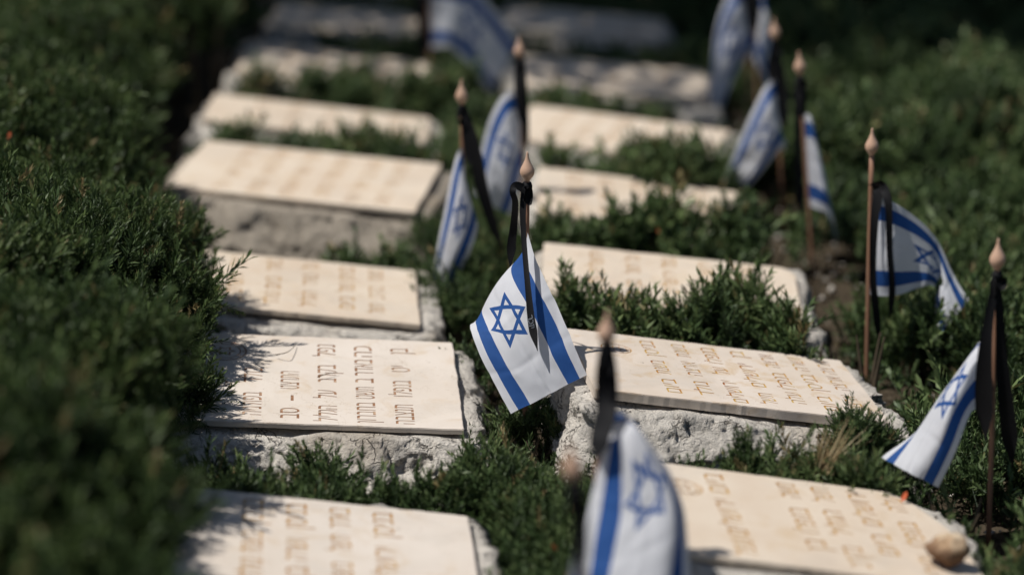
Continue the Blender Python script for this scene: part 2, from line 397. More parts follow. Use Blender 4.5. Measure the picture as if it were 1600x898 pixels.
def headstone(label, q, rows, seed, plate=None, ink=None, rock=None, chamfer=None, step=0.014, emb=None, h=0.036, group=None, rim=0.03, ext=(0, 0, 0, 0), THK=0.013):
    x, y, z, rz, tx, ty, L, W = q
    root = empty('headstone', (x, y, 0), rz); tag(root, label, 'headstone', group)
    R = Matrix.Rotation(ty, 4, 'X') @ Matrix.Rotation(tx, 4, 'Y')
    lines = []
    for lx, segs in rows:
        for s, y0, y1 in segs: lines += place_line(s, lx, y0 * W, y1 * W, h, 0.004 if ink is M_INK_B else (0.034 if ink is M_INK_O else 0.03))
    es = ()
    if emb:
        e_ = emblem(*emb); lines += e_; es = [1, -1, 1, -1, 1, -1] + [1] * 10
    p = plate_mesh(root, L, W, chamfer, seed, lines, plate or M_PLATE_W, ink or M_INK_F, es, THK)
    p.matrix_basis = Matrix.Translation((0, 0, z)) @ R
    nrm = R.to_3x3() @ Vector((0, 0, 1))
    zf = lambda a, b: z - (nrm.x * a + nrm.y * b) / nrm.z - THK
    rock_base(root, L, W, zf, seed * 1.7, rock or M_ROCK, step, rim, ext)
    return root
def words(seed, n):
    """columns of engraved lines for a slab whose words cannot be made out"""
    rnd = random.Random(seed); pool = ['בן', 'נולד', 'ביום', 'בקרב', 'נפל', 'על', 'תשל', 'בניסן', 'ירושלים', 'ארצה', 'עלה', 'בנפלו', 'בשנת', 'הגליל', 'באדר', 'משה', 'ושרה']
    out = []
    for k in range(n):
        a = 0.44; segs = []
        while a > -0.30:
            w = rnd.choice(pool); ln = 0.052 * len(w) + 0.01
            b = max(a - ln, -0.45); segs.append((w, a, b)); a = b - 0.045 - 0.07 * rnd.random()
        out.append(segs)
    return out
def rows_at(seed, xs): return list(zip(xs, words(seed, len(xs))))

L4rows = [(-0.232, [('רבט', -0.02, -0.12)]), (-0.150, [('נולד', 0.10, -0.06), ('בפולניה', -0.17, -0.42)]),
          (-0.062, [('התרצט', 0.08, -0.12), ('-', -0.19, -0.25), ('סב', -0.33, -0.44)]),
          (0.027, [('נפל', 0.41, 0.27), ('בקרב', 0.17, -0.03), ('על', -0.12, -0.21), ('הגליל', -0.29, -0.46)]),
          (0.117, [('כה', 0.41, 0.28), ('באדר', 0.25, 0.06), ('ב', 0.03, -0.02), ('תשט', -0.07, -0.20), ('בחברון', -0.24, -0.46)]),
          (0.207, [('בן', 0.40, 0.33), ('יט', 0.19, 0.12), ('בנפלו', 0.02, -0.16), ('תנצבה', -0.25, -0.46)])]
headstone('cream slab with dark brown letters and round emblem lying beside the dark green hedge', (-0.470, 5.506, 0.188, 0.081, 0.072, 0.117, 0.684, 0.475), L4rows, 11,
          M_PLATE, M_INK_B, M_ROCK, step=0.0055, emb=(-0.222, 0.138, 0.054), h=0.042, rim=0.034, ext=(0.025, 0, 0, 0.02))
headstone('cream slab with ochre and rust letters, rosemary bush covering its front corner', (0.506, 5.484, 0.209, 0.125, 0.162, -0.017, 0.706, 0.467),
          rows_at(4, [-0.155, -0.075, 0.0, 0.075, 0.15, 0.225, 0.295]), 12, M_PLATE_S, M_INK_O, M_ROCK, step=0.0055, emb=(-0.245, 0.11, 0.038), h=0.034, rim=0.03, ext=(0, 0, 0.0, 0.035), THK=0.022)
headstone('pale slab with a brown pebble on it and a broken rounded corner', (0.601, 4.603, 0.199, 0.100, 0.177, 0.023, 0.668, 0.462),
          rows_at(6, [-0.16, 0.0, 0.075, 0.155, 0.235]), 13, M_PLATE_W, M_INK_F, M_ROCK, chamfer=(2, 0.10, 0.22), emb=(-0.24, 0.11, 0.042), h=0.04)
headstone('pale slab with faded ochre lines half under the overhanging hedge, nearest the bare stick top', (-0.400, 4.494, 0.193, 0.087, 0.152, 0.040, 0.665, 0.452),
          rows_at(8, [-0.12, -0.03, 0.06, 0.15]), 14, M_PLATE, M_INK_F, M_ROCK, h=0.04, ext=(0.03, 0, 0.05, 0))
headstone('warm cream slab with faint lines, set directly behind the slab with dark brown letters', (-0.585, 6.282, 0.182, 0.065, 0.123, 0.004, 0.664, 0.480),
          rows_at(9, [-0.16, -0.06, 0.04, 0.14, 0.22]), 15, M_PLATE_W, M_INK_F, M_ROCK, step=0.01, h=0.038, ext=(0.03, 0, 0, 0.02))
headstone('warm cream slab set high on a tall grey rough block beside the hedge gap', (-0.633, 7.274, 0.227, -0.142, 0.068, 0.048, 0.764, 0.482),
          rows_at(10, [-0.22, -0.12, -0.02, 0.08, 0.18, 0.27]), 16, M_PLATE_W, M_INK_F, M_ROCK_G, step=0.010, h=0.036, rim=0.036, ext=(0.02, 0, 0, 0.03))
headstone('warm cream slab between two dark green rosemary clumps, behind the tall grey block', (-0.658, 8.071, 0.214, 0.010, 0.120, -0.020, 0.753, 0.42),
          rows_at(11, [-0.2, -0.08, 0.04, 0.16, 0.26]), 17, step=0.02)
headstone('warm cream slab at the edge of the tree shade, with a bright rough end', (-0.634, 8.874, 0.213, -0.028, 0.130, 0.053, 0.733, 0.449),
          rows_at(12, [-0.2, -0.08, 0.04, 0.16, 0.26]), 18, step=0.02)
headstone('cream slab with a clipped corner behind a ragged row of leafy rosemary', (0.427, 6.223, 0.203, -0.033, 0.102, 0.053, 0.694, 0.45),
          rows_at(13, [-0.2, -0.1, 0.0, 0.1, 0.2]), 19, chamfer=(2, 0.035, 0.06), step=0.012)
headstone('cream slab behind the clipped corner slab, half hidden by rosemary', (0.387, 7.125, 0.184, -0.027, 0.130, 0.043, 0.62, 0.449), rows_at(14, [-0.2, -0.1, 0.0, 0.1, 0.2]), 20, step=0.016)
headstone('cream slab turned aslant, its near half hidden behind a rosemary clump', (0.348, 7.909, 0.203, -0.268, 0.069, 0.008, 0.694, 0.451), rows_at(15, [-0.2, -0.1, 0.0, 0.1, 0.2]), 21, step=0.02)
sh = 'headstones in the tree shade'
headstone('shaded slab with a bright white rough end, behind the slab turned aslant', (0.37, 8.78, 0.20, -0.02, 0.09, 0.03, 0.70, 0.45), rows_at(16, [-0.2, 0.0, 0.2]), 22, step=0.024, group=sh)
headstone('grey slab lying in the tree shade, behind the shaded slab with white end', (0.30, 9.78, 0.20, -0.02, 0.09, 0.03, 0.66, 0.45), rows_at(17, [-0.2, 0.0, 0.2]), 23, step=0.024, group=sh)
headstone('grey slab lying in the tree shade behind the warm cream slab with bright end', (-0.62, 9.85, 0.20, 0.02, 0.09, 0.03, 0.70, 0.45), rows_at(18, [-0.2, 0.0, 0.2]), 24, step=0.024, group=sh)
headstone('dim slab in deep tree shade at the back of the hedge side column', (-0.62, 10.75, 0.20, 0.02, 0.09, 0.03, 0.70, 0.45), [], 25, step=0.024, group=sh)
headstone('dim slab in deep tree shade standing alone past the rosemary bank', (2.30, 10.85, 0.22, 0.02, 0.09, 0.03, 0.66, 0.45), [], 26, step=0.024, group=sh)

# ------------------------------------------------------------------ foliage
rng = np.random.default_rng(7)
def make_sprig(n, nl, nw, curve, seed, spread=1.0):
    """unit rosemary/juniper shoot: a bent stem of height 1 with n needles (needle length nl, width nw)"""
    r = np.random.default_rng(seed); V = []; F = []; T = []
    def cen(t): return np.array((curve * t * t, 0.25 * curve * math.sin(3 * t), t))
    for k in range(3):
        for j in range(3):
            a = j * 2.094; w = 0.016 * (1 - 0.6 * k / 2)
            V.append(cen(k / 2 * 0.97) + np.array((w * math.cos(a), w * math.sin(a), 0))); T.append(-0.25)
    for k in range(2):
        for j in range(3): F.append((k * 3 + j, k * 3 + (j + 1) % 3, k * 3 + 3 + (j + 1) % 3, k * 3 + 3 + j))
    for i in range(n):
        t = 0.16 + 0.84 * (i + r.random()) / n; a = i * 2.4 + r.normal(0, 0.35)
        el = math.radians(28 + 38 * t + r.normal(0, 12)) if t < 0.9 else math.radians(50 + 35 * r.random())
        d = np.array((math.cos(a) * math.cos(el) * spread, math.sin(a) * math.cos(el) * spread, math.sin(el))); d /= np.linalg.norm(d)
        sd = np.cross(d, (0, 0, 1.0)); sd /= max(1e-6, np.linalg.norm(sd)); l = nl * (0.7 + 0.5 * r.random()) * (1 - 0.25 * t)
        b = cen(t); m = b + d * l * 0.45 + np.array((0, 0, 0.01)); tip = b + d * l - np.array((0, 0, 0.02 * r.random()))
        q = len(V); V += [b, m + sd * nw / 2, tip, m - sd * nw / 2]; F.append((q, q + 1, q + 2, q + 3))
        tt = 0.10 * r.normal() + 0.42 * (t - 0.55); T += [tt - 0.06, tt, tt + 0.08, tt]  # pale needle tips, plus sunlight on the shoot tops put into the tint
    return np.array(V), np.array(F, np.int64), np.array(T)
HI = [make_sprig(46, 0.24, 0.034, c, 20 + i) for i, c in enumerate((0.1, 0.25, -0.15, 0.35))]
MID = [make_sprig(32, 0.27, 0.048, c, 30 + i) for i, c in enumerate((0.1, 0.3, -0.2, 0.2))]
LO = [make_sprig(18, 0.34, 0.085, c, 40 + i) for i, c in enumerate((0.1, 0.3, -0.2))]
def sprigs_mesh(P, D, S, tint, protos):
    """merge shoots at points P, axes D, sizes S into one vertex/face set"""
    Vs, Fs, Ts = [], [], []; base = 0
    pick = rng.integers(0, len(protos), len(P))
    for k, (v, f, t) in enumerate(protos):
        m = np.where(pick == k)[0]
        if not len(m): continue
        d = D[m] / np.linalg.norm(D[m], axis=1, keepdims=True)
        ref = np.tile((1.0, 0.0, 0.0), (len(m), 1)); ref[np.abs(d[:, 0]) > 0.9] = (0, 1, 0)
        a = np.cross(d, ref); a /= np.linalg.norm(a, axis=1, keepdims=True); b = np.cross(d, a)
        ph = rng.random(len(m)) * 6.283; c, s = np.cos(ph)[:, None], np.sin(ph)[:, None]
        x = a * c + b * s; y = b * c - a * s
        W = (v[None, :, 0:1] * x[:, None] + v[None, :, 1:2] * y[:, None] + v[None, :, 2:3] * d[:, None]) * S[m][:, None, None] + P[m][:, None]
        Vs.append(W.reshape(-1, 3)); Fs.append((f[None] + (base + np.arange(len(m)) * len(v))[:, None, None]).reshape(-1, 4))
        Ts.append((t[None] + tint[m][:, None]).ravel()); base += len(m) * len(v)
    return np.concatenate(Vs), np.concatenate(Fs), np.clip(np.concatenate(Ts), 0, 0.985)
def shrub(name, label, cat, lumps, protos, size, density, mat, seed, upright=0.6, group=None, kind=None, depth=0.35, dead=0.03, base=None, low=-0.15, avoid=None, mounds=0):
    """lumps: (cx, cy, cz, rx, ry, rz). Shoots stand on the union of the lumps, two layers deep."""
    global rng
    rng = np.random.default_rng(seed)
    if mounds:
        rd = random.Random(seed + 500); extra = []
        for (cx, cy, cz, rx, ry, rz) in lumps:
            for k in range(mounds):
                a = rd.random() * 6.283; e = rd.uniform(0.05, 1.3); q = rd.uniform(0.075, 0.135)
                extra.append((cx + rx * 0.92 * math.cos(a) * math.cos(e), cy + ry * 0.92 * math.sin(a) * math.cos(e), cz + rz * 0.92 * math.sin(e), q, q, q * 0.8))
        lumps = list(lumps) + extra
    Ls = np.array(lumps, float); P, D = [], []
    for i, (cx, cy, cz, rx, ry, rz) in enumerate(Ls):
        area = 2 * math.pi * ((rx * ry) ** 1.6 + (rx * rz) ** 1.6 + (ry * rz) ** 1.6 / 1) ** (1 / 1.6) / 3 ** (1 / 1.6) * 1.4
        n = int(area * density)
        if n < 1: continue
        u = rng.normal(size=(n, 3)); u /= np.linalg.norm(u, axis=1, keepdims=True); u[:, 2] = np.where(u[:, 2] < low, -u[:, 2], u[:, 2])
        k = 1 - depth * rng.random(n) ** 1.5
        p = np.array((cx, cy, cz)) + u * np.array((rx, ry, rz)) * k[:, None]
        nr = u / np.array((rx, ry, rz)); nr /= np.linalg.norm(nr, axis=1, keepdims=True)
        ok = p[:, 2] > -0.01
        for j, l in enumerate(Ls):
            if j != i: ok &= (((p - l[:3]) / l[3:]) ** 2).sum(1) > (1 - depth) ** 2 * 0.85
        P.append(p[ok]); D.append(nr[ok])
    P = np.concatenate(P); D = np.concatenate(D)
    if avoid is not None:
        ok = ~avoid(P); P, D = P[ok], D[ok]
    low_ = np.zeros(len(P), bool)
    for (fx, fy, fr) in CLEAR:
        # open patches trodden round the flag sticks
        low_ |= (((P[:, 0] - fx) / fr) ** 2 + ((P[:, 1] - fy + 0.12) / (fr * 1.5)) ** 2 < 1) & (P[:, 2] > 0.035 + 0.04 * rng.random(len(P)))
    P, D = P[~low_], D[~low_]
    D = D * (1 - upright) + np.array((0, 0, upright)) + rng.normal(0, 0.28, P.shape)
    S = size * (0.60 + 0.6 * rng.random(len(P)) + 0.6 * (rng.random(len(P)) < 0.10))
    cl = np.array([noise.noise((p[0] * 7 + seed, p[1] * 7, p[2] * 7)) for p in P])
    S *= 1 + 0.45 * cl
    gap = np.array([noise.noise((p[0] * 13 + seed, p[1] * 13 + 4, p[2] * 13)) for p in P]); ok = gap > -0.20 - 0.25 * rng.random(len(P))
    P, D, S, cl = P[ok], D[ok], S[ok], cl[ok]
    P = P - D / np.linalg.norm(D, axis=1, keepdims=True) * S[:, None] * 0.55
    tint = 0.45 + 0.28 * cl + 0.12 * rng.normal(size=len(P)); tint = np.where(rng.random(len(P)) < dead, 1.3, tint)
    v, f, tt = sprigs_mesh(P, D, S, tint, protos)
    c = Ls[:, :2].mean(0)
    # woody stems
    SV, SF = [], []
    for (cx, cy, cz, rx, ry, rz) in Ls:
        for s in range(3 if len(Ls) < 30 else 1):
            a = rng.random() * 6.28; e = np.array((cx + rx * 0.7 * math.cos(a), cy + ry * 0.7 * math.sin(a), cz + rz * 0.45)); b0 = np.array((cx + 0.15 * rx * math.cos(a), cy + 0.15 * ry * math.sin(a), -0.03))
            mid = (b0 + e) / 2 + rng.normal(0, 0.15 * min(rx, rz), 3); q = len(SV)
            for w, t_ in ((0.009, 0), (0.006, 0.5), (0.0025, 1)):
                pt = b0 * (1 - t_) ** 2 + 2 * t_ * (1 - t_) * mid + e * t_ * t_
                for j in range(5): SV.append(pt + np.array((math.cos(j * 1.2566), math.sin(j * 1.2566), 0)) * w)
            for k in range(2):
                for j in range(5): SF.append((q + k * 5 + j, q + k * 5 + (j + 1) % 5, q + k * 5 + 5 + (j + 1) % 5, q + k * 5 + 5 + j))
    off = np.array((c[0], c[1], 0))
    if kind == 'stuff':
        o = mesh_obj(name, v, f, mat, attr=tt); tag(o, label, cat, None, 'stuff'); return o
    root = empty(name, (c[0], c[1], 0)); tag(root, label, cat, group)
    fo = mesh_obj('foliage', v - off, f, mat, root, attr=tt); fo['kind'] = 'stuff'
    so_ = mesh_obj('stems', np.array(SV) - off, np.array(SF), M_TWIG, root, smooth=True); so_['kind'] = 'stuff'
    return root
def lumps_in(x0, x1, y0, y1, h0, h1, n, seed, r=(0.07, 0.13)):
    rd = random.Random(seed); out = []
    for k in range(n):
        u = (k + rd.random()) / n; x = x0 + (x1 - x0) * u; y = y0 + (y1 - y0) * rd.random(); h = h0 + (h1 - h0) * rd.random(); q = r[0] + (r[1] - r[0]) * rd.random()
        out.append((x, y, h * 0.35, q, q, h * 0.65))
    return out
CLEAR = [(1.08, 5.78, 0.16), (0.92, 6.75, 0.19), (0.74, 8.40, 0.22), (0.90, 5.95, 0.17), (1.04, 4.97, 0.17), (0.97, 5.0, 0.15), (0.86, 6.85, 0.15), (0.82, 7.40, 0.13), (0.03, 5.40, 0.12)]
# the tall dark hedge beside the slabs: shrubs in a row
shrub('juniper_shrub', 'big dark shrub overhanging the pale slab with faded ochre lines', 'shrub',
[(-0.98, 3.95, 0.34, 0.36, 0.34, 0.36), (-0.90, 4.10, 0.32, 0.22, 0.26, 0.30), (-1.02, 4.55, 0.32, 0.34, 0.40, 0.36), (-1.35, 4.6, 0.34, 0.36, 0.4, 0.36), (-0.90, 3.60, 0.26, 0.28, 0.30, 0.32), (-0.78, 3.85, 0.24, 0.16, 0.2, 0.24), (-1.25, 4.1, 0.34, 0.3, 0.35, 0.34), (-0.95, 4.66, 0.34, 0.2, 0.22, 0.26)], MID, 0.115, 1100, M_JUNI, 51, 0.45, mounds=5)
shrub('juniper_shrub', 'dense dark shrub beside the slab with dark brown letters', 'shrub',
      [(-1.12, 5.55, 0.30, 0.34, 0.34, 0.32), (-0.94, 5.42, 0.15, 0.17, 0.24, 0.19), (-0.96, 5.85, 0.22, 0.20, 0.22, 0.27), (-0.98, 5.12, 0.22, 0.20, 0.22, 0.26), (-1.38, 5.5, 0.30, 0.34, 0.4, 0.34), (-1.2, 5.15, 0.30, 0.3, 0.3, 0.30), (-1.22, 5.95, 0.26, 0.3, 0.3, 0.30)], HI, 0.105, 1400, M_JUNI, 52, 0.45, mounds=7)
shrub('juniper_shrub', 'dense dark shrub level with the warm slab behind the brown lettered one', 'shrub',
      [(-1.30, 6.55, 0.28, 0.32, 0.34, 0.34), (-1.12, 6.45, 0.20, 0.20, 0.26, 0.24), (-1.58, 6.5, 0.30, 0.34, 0.4, 0.34), (-1.35, 6.95, 0.26, 0.28, 0.26, 0.32), (-1.52, 6.1, 0.28, 0.28, 0.26, 0.30)], MID, 0.10, 1500, M_JUNI, 53, 0.45, mounds=7)
shrub('juniper_shrub', 'dark shrub across the gap from the slab on the tall grey block', 'shrub',
      [(-1.52, 7.75, 0.30, 0.36, 0.36, 0.34), (-1.80, 7.4, 0.30, 0.34, 0.4, 0.34), (-1.45, 8.15, 0.30, 0.30, 0.3, 0.32), (-1.95, 7.95, 0.3, 0.34, 0.4, 0.36)], LO, 0.095, 1100, M_JUNI, 54, 0.45, mounds=4)
shrub('juniper_shrub', 'dark shrub reaching into the tree shade beside the slab with bright rough end', 'shrub',
      [(-1.42, 8.95, 0.32, 0.36, 0.36, 0.38), (-1.75, 8.7, 0.34, 0.36, 0.4, 0.38), (-1.30, 9.4, 0.30, 0.3, 0.3, 0.36), (-2.1, 8.9, 0.34, 0.36, 0.4, 0.38), (-1.65, 9.5, 0.30, 0.4, 0.4, 0.4)], LO, 0.10, 1000, M_JUNI, 55, 0.45, mounds=4)
shrub('juniper_shrub', 'farthest dark shrub of the hedge, wholly in tree shade', 'shrub',
      [(-1.55, 10.3, 0.32, 0.42, 0.42, 0.42), (-2.1, 10.2, 0.34, 0.4, 0.5, 0.42), (-1.6, 11.0, 0.32, 0.4, 0.4, 0.42), (-2.4, 10.8, 0.34, 0.4, 0.4, 0.42)], LO, 0.11, 800, M_JUNI, 56, 0.45)
shrub('juniper_shrub', 'tall black green shrub in deep tree shade beyond the green bank', 'shrub',
      [(1.1, 10.3, 0.3, 0.34, 0.34, 0.38), (1.6, 10.35, 0.32, 0.4, 0.36, 0.42), (2.05, 10.6, 0.3, 0.36, 0.36, 0.4), (0.75, 10.7, 0.3, 0.3, 0.3, 0.36)], LO, 0.11, 800, M_JUNI, 57, 0.45)
# rosemary between the slabs
def rose(label, lumps, protos, size, dens, seed, up=0.62, **k):
    return shrub('rosemary_shrub', label, 'shrub', lumps, protos, size, dens, M_ROSE, seed, up, **k)
rose('low rosemary between the slab with dark brown letters and the pale slab before it', lumps_in(-0.66, 0.02, 4.78, 5.06, 0.11, 0.19, 13, 1), MID, 0.085, 2000, 61)
rose('rosemary filling the aisle beside the slab with dark brown letters', lumps_in(-0.06, 0.17, 4.6, 5.5, 0.06, 0.16, 14, 2, (0.08, 0.12)) + [(0.0, 5.35, 0.04, 0.09, 0.12, 0.12), (-0.03, 5.0, 0.05, 0.12, 0.16, 0.12), (0.08, 4.75, 0.06, 0.12, 0.16, 0.12)], HI, 0.095, 1700, 62)
rose('rosemary spreading in the aisle beside the pale slab with faded ochre lines', lumps_in(-0.02, 0.20, 4.05, 4.65, 0.08, 0.18, 9, 3, (0.09, 0.13)), MID, 0.075, 2300, 63)
rose('low rosemary in front of the slab with ochre and rust letters', lumps_in(0.16, 0.55, 4.88, 5.03, 0.09, 0.15, 8, 4, (0.06, 0.10)) + lumps_in(0.50, 1.0, 4.88, 5.06, 0.14, 0.21, 10, 44, (0.06, 0.10)), HI, 0.090, 2000, 64)
rose('upright rosemary bush covering the front corner of the ochre lettered slab', [(0.775, 5.12, 0.15, 0.06, 0.06, 0.085), (0.715, 5.10, 0.10, 0.04, 0.05, 0.075), (0.83, 5.13, 0.12, 0.035, 0.05, 0.085)], HI, 0.07, 6000, 65, 0.6, depth=0.6)
rose('ragged leafy rosemary row before the slab with the clipped corner', lumps_in(0.10, 0.92, 5.80, 5.96, 0.18, 0.31, 15, 5, (0.05, 0.09)) + lumps_in(0.10, 0.95, 5.78, 5.9, 0.1, 0.16, 8, 55, (0.09, 0.12)), MID, 0.115, 1700, 66)
rose('leafy rosemary row behind the slab with the clipped corner', lumps_in(0.08, 0.92, 6.55, 6.80, 0.15, 0.29, 14, 6, (0.06, 0.11)), LO, 0.11, 1400, 67)
rose('rosemary clump hiding the near half of the slab turned aslant', lumps_in(0.10, 0.95, 7.38, 7.60, 0.16, 0.31, 13, 7, (0.06, 0.12)), LO, 0.11, 1300, 68)
rose('low rosemary behind the slab turned aslant, running into the tree shade', lumps_in(0.05, 1.0, 8.22, 8.50, 0.15, 0.24, 12, 8, (0.09, 0.14)), LO, 0.09, 1500, 69)
rose('small rosemary tuft at the foot of the tall grey rough block', lumps_in(-0.52, -0.30, 6.62, 6.80, 0.09, 0.15, 4, 9, (0.07, 0.10)), LO, 0.08, 2000, 70)
rose('rosemary clump behind the slab on the tall grey block', lumps_in(-1.0, -0.25, 7.58, 7.76, 0.20, 0.27, 11, 10, (0.07, 0.11)), LO, 0.085, 1800, 71)
rose('rosemary clump before the warm slab at the edge of tree shade', lumps_in(-0.92, -0.22, 8.38, 8.58, 0.22, 0.30, 10, 11, (0.08, 0.12)), LO, 0.09, 1700, 72)
rose('rosemary filling the aisle beside the slab on the tall grey block', lumps_in(-0.26, 0.06, 5.75, 7.6, 0.08, 0.20, 20, 12, (0.08, 0.13)), MID, 0.08, 1900, 73)
rose('rosemary filling the far aisle between the back slabs', lumps_in(-0.22, 0.02, 7.7, 9.3, 0.10, 0.2, 14, 13, (0.09, 0.13)), LO, 0.09, 1500, 74)
# the continuous bank beyond the slabs
def bank(x0, x1, y0, y1, stepx, stepy, h0, h1, seed):
    rd = random.Random(seed); out = []; y = y0
    while y < y1:
        x = x0 + rd.random() * stepx
        while x < x1:
            h = h0 + (h1 - h0) * max(0, min(1, 0.5 + 0.9 * noise.noise((x * 2.3, y * 2.3, seed)))); q = 0.75 * max(stepx, stepy) * (0.8 + 0.4 * rd.random())
            out.append((x + 0.04 * rd.random(), y + 0.05 * rd.random(), h * 0.35, q, q, h * 0.65)); x += stepx
        y += stepy
    return out
near_edge = lambda y: 0.96 if y > 5.3 else 1.02
B1 = [l for l in bank(0.98, 1.75, 4.2, 6.6, 0.17, 0.16, 0.04, 0.26, 21)]
B2 = [l for l in bank(0.86, 2.5, 6.7, 11.6, 0.26, 0.26, 0.07, 0.42, 22) if l[1] > 8.3 or l[0] - l[3] > 0.72]
shrub('ground_cover', 'dense green rosemary ground cover spreading past the slab with ochre letters', 'ground cover', B1, MID, 0.12, 1200, M_ROSE, 75, 0.6, kind='stuff')
shrub('ground_cover', 'shaded dark green bank of rosemary beyond the row of flags', 'ground cover', B2, LO, 0.10, 1000, M_ROSE, 76, 0.6, kind='stuff')
B3 = bank(-0.9, 0.9, 9.15, 9.5, 0.24, 0.2, 0.14, 0.28, 23) + bank(-0.9, 0.9, 10.1, 10.5, 0.24, 0.2, 0.14, 0.30, 24)
shrub('ground_cover', 'low dim ground cover between the slabs in the tree shade', 'ground cover', B3, LO, 0.09, 800, M_ROSE, 77, 0.6, kind='stuff')

# small sprig, dry grass, pebble, petals
g = at_depth(1092, 690, 5.08)
shrub('rosemary_sprig', 'single small green sprig against the rough front of the ochre lettered slab', 'plant', [(g[0], 5.08, 0.06, 0.022, 0.02, 0.05)], HI, 0.05, 5200, M_ROSE, 81, 0.7, depth=0.8)
def grass_tuft(label, x, y, z, n, h, seed, lean):
    r = np.random.default_rng(seed); V = []; F = []; T = []
    for i in range(n):
        a = r.random() * 6.28; sp = abs(r.normal(0, 0.60)); d = np.array((math.cos(a) * sp + lean, 0.5 * math.sin(a) * sp, 1.0)); d /= np.linalg.norm(d)
        l = h * (0.5 + 0.6 * r.random()); w = 0.0016 + 0.0014 * r.random(); b = np.array((r.normal(0, 0.008), r.normal(0, 0.008), 0)); q = len(V); tt = r.random()
        for k in range(5):
            u = k / 4; p = b + d * l * u + np.array((lean * 0.3, 0, -0.35 * sp)) * l * u * u
            V += [p + np.array((w * (1 - u * 0.9), 0, 0)), p - np.array((w * (1 - u * 0.9), 0, 0)), p + np.array((0, w * (1 - u * 0.9), 0))]; T += [tt] * 3
        for k in range(4):
            for j in range(3): F.append((q + 3 * k + j, q + 3 * k + (j + 1) % 3, q + 3 * k + 3 + (j + 1) % 3, q + 3 * k + 3 + j))
    o = mesh_obj('dry_grass_tuft', V, np.array(F), M_DRY, attr=np.clip(T, 0, 0.95)); o.location = (x, y, z); tag(o, label, 'grass'); return o
g = at_depth(1280, 758, 4.93)
grass_tuft('dry straw coloured grass tuft behind the slab with the pebble', g[0], g[1], g[2] + 0.01, 80, 0.15, 3, 0.34)
def pebble(name, label, c, r, seed, mat):
    V = []; n, m = 20, 14
    for j in range(m + 1):
        for i in range(n):
            a = i * 2 * math.pi / n; b = -math.pi / 2 + math.pi * j / m
            d = np.array((math.cos(a) * math.cos(b), math.sin(a) * math.cos(b), math.sin(b)))
            k = 1 + 0.34 * noise.noise(tuple(d * 1.5 + seed)) + 0.16 * noise.noise(tuple(d * 3.3 + seed)) + 0.05 * noise.noise(tuple(d * 9 + seed))
            V.append(d * k * np.array(r))
    F = [(j * n + i, j * n + (i + 1) % n, (j + 1) * n + (i + 1) % n, (j + 1) * n + i) for j in range(m) for i in range(n)]
    o = mesh_obj(name, V, np.array(F), mat, smooth=True); o.location = c; tag(o, label, 'pebble'); return o
g = at_height(1481, 872, 0.165)
pebble('pebble', 'rounded brown pebble with a pale top resting on a slab', (g[0], g[1], 0.165 + 0.022), (0.042, 0.037, 0.031), 6.7, M_PEB)
def petal(label, p, s, rz):
    V = [(-s, 0, 0.001), (-0.3 * s, 0.4 * s, 0.3 * s), (0.5 * s, 0.35 * s, 0.25 * s), (s, 0, 0.5 * s), (0.5 * s, -0.35 * s, 0.3 * s), (-0.3 * s, -0.4 * s, 0.25 * s), (0.1 * s, 0, 0.05 * s)]
    F = [(0, 6, 1), (1, 6, 2), (2, 6, 3), (3, 6, 4), (4, 6, 5), (5, 6, 0)]
    o = mesh_obj('fallen_petal', V, F, M_PETAL, smooth=True); o.location = p; o.rotation_euler = (0.5, -0.9, rz); tag(o, label, 'petal'); return o
petal('orange red petal leaning on the far edge of the pebble slab', tuple(at_height(1413, 776, 0.17)), 0.013, 0.6)
petal('red petal caught in the rosemary behind the clipped corner slab', tuple(at_depth(1026, 360, 6.62)), 0.014, 2.0)
petal('orange petal in the dark shrub level with the warm slab', tuple(at_depth(14, 213, 6.25)), 0.012, 1.0)
petal('orange petal in the aisle rosemary beside the ochre lined slab', tuple(at_depth(866, 856, 4.5)), 0.012, 4.0)

# ------------------------------------------------------------------ flags on sticks
def catmull(P, n):
    """P: (k, ...) control points interpolated, n samples"""
    P = np.asarray(P, float); k = len(P); E = np.concatenate([[2 * P[0] - P[1]], P, [2 * P[-1] - P[-2]]]); out = []
    for s in np.linspace(0, k - 1, n):
        i = min(int(s), k - 2); t = s - i; a, b, c, d = E[i], E[i + 1], E[i + 2], E[i + 3]
        out.append(0.5 * (2 * b + (c - a) * t + (2 * a - 5 * b + 4 * c - d) * t * t + (3 * b - a - 3 * c + d) * t ** 3))
    return np.array(out)
def tube(pts, rad, n=12):
    pts = np.asarray(pts, float); V = []; F = []
    for i, p in enumerate(pts):
        d = pts[min(i + 1, len(pts) - 1)] - pts[max(i - 1, 0)]; d /= np.linalg.norm(d)
        a = np.cross(d, (0, 1.0, 0.1)); a /= np.linalg.norm(a); b = np.cross(d, a); r = rad[i] if hasattr(rad, '__len__') else rad
        for j in range(n): V.append(p + r * (a * math.cos(j * 2 * math.pi / n) + b * math.sin(j * 2 * math.pi / n)))
    for i in range(len(pts) - 1):
        for j in range(n): F.append((i * n + j, i * n + (j + 1) % n, (i + 1) * n + (j + 1) % n, (i + 1) * n + j))
    return np.array(V), F + [tuple(range(n))[::-1], tuple((len(pts) - 1) * n + j for j in range(n))]
FIN = [(0, 0.0060), (0.004, 0.0072), (0.008, 0.0105), (0.014, 0.0150), (0.021, 0.0172), (0.028, 0.0168), (0.035, 0.0140), (0.043, 0.0096), (0.052, 0.0058), (0.060, 0.0036), (0.066, 0.0030), (0.070, 0.0022), (0.0715, 0.0006)]
def crease(a, b):
    """sharp lines left from the folded packet"""
    return 0.0022 * max(0, 1 - abs(a - 0.5) / 0.035) - 0.0022 * max(0, 1 - abs(b - 0.5) / 0.03) + 0.0018 * max(0, 1 - abs(b - 0.76) / 0.03)
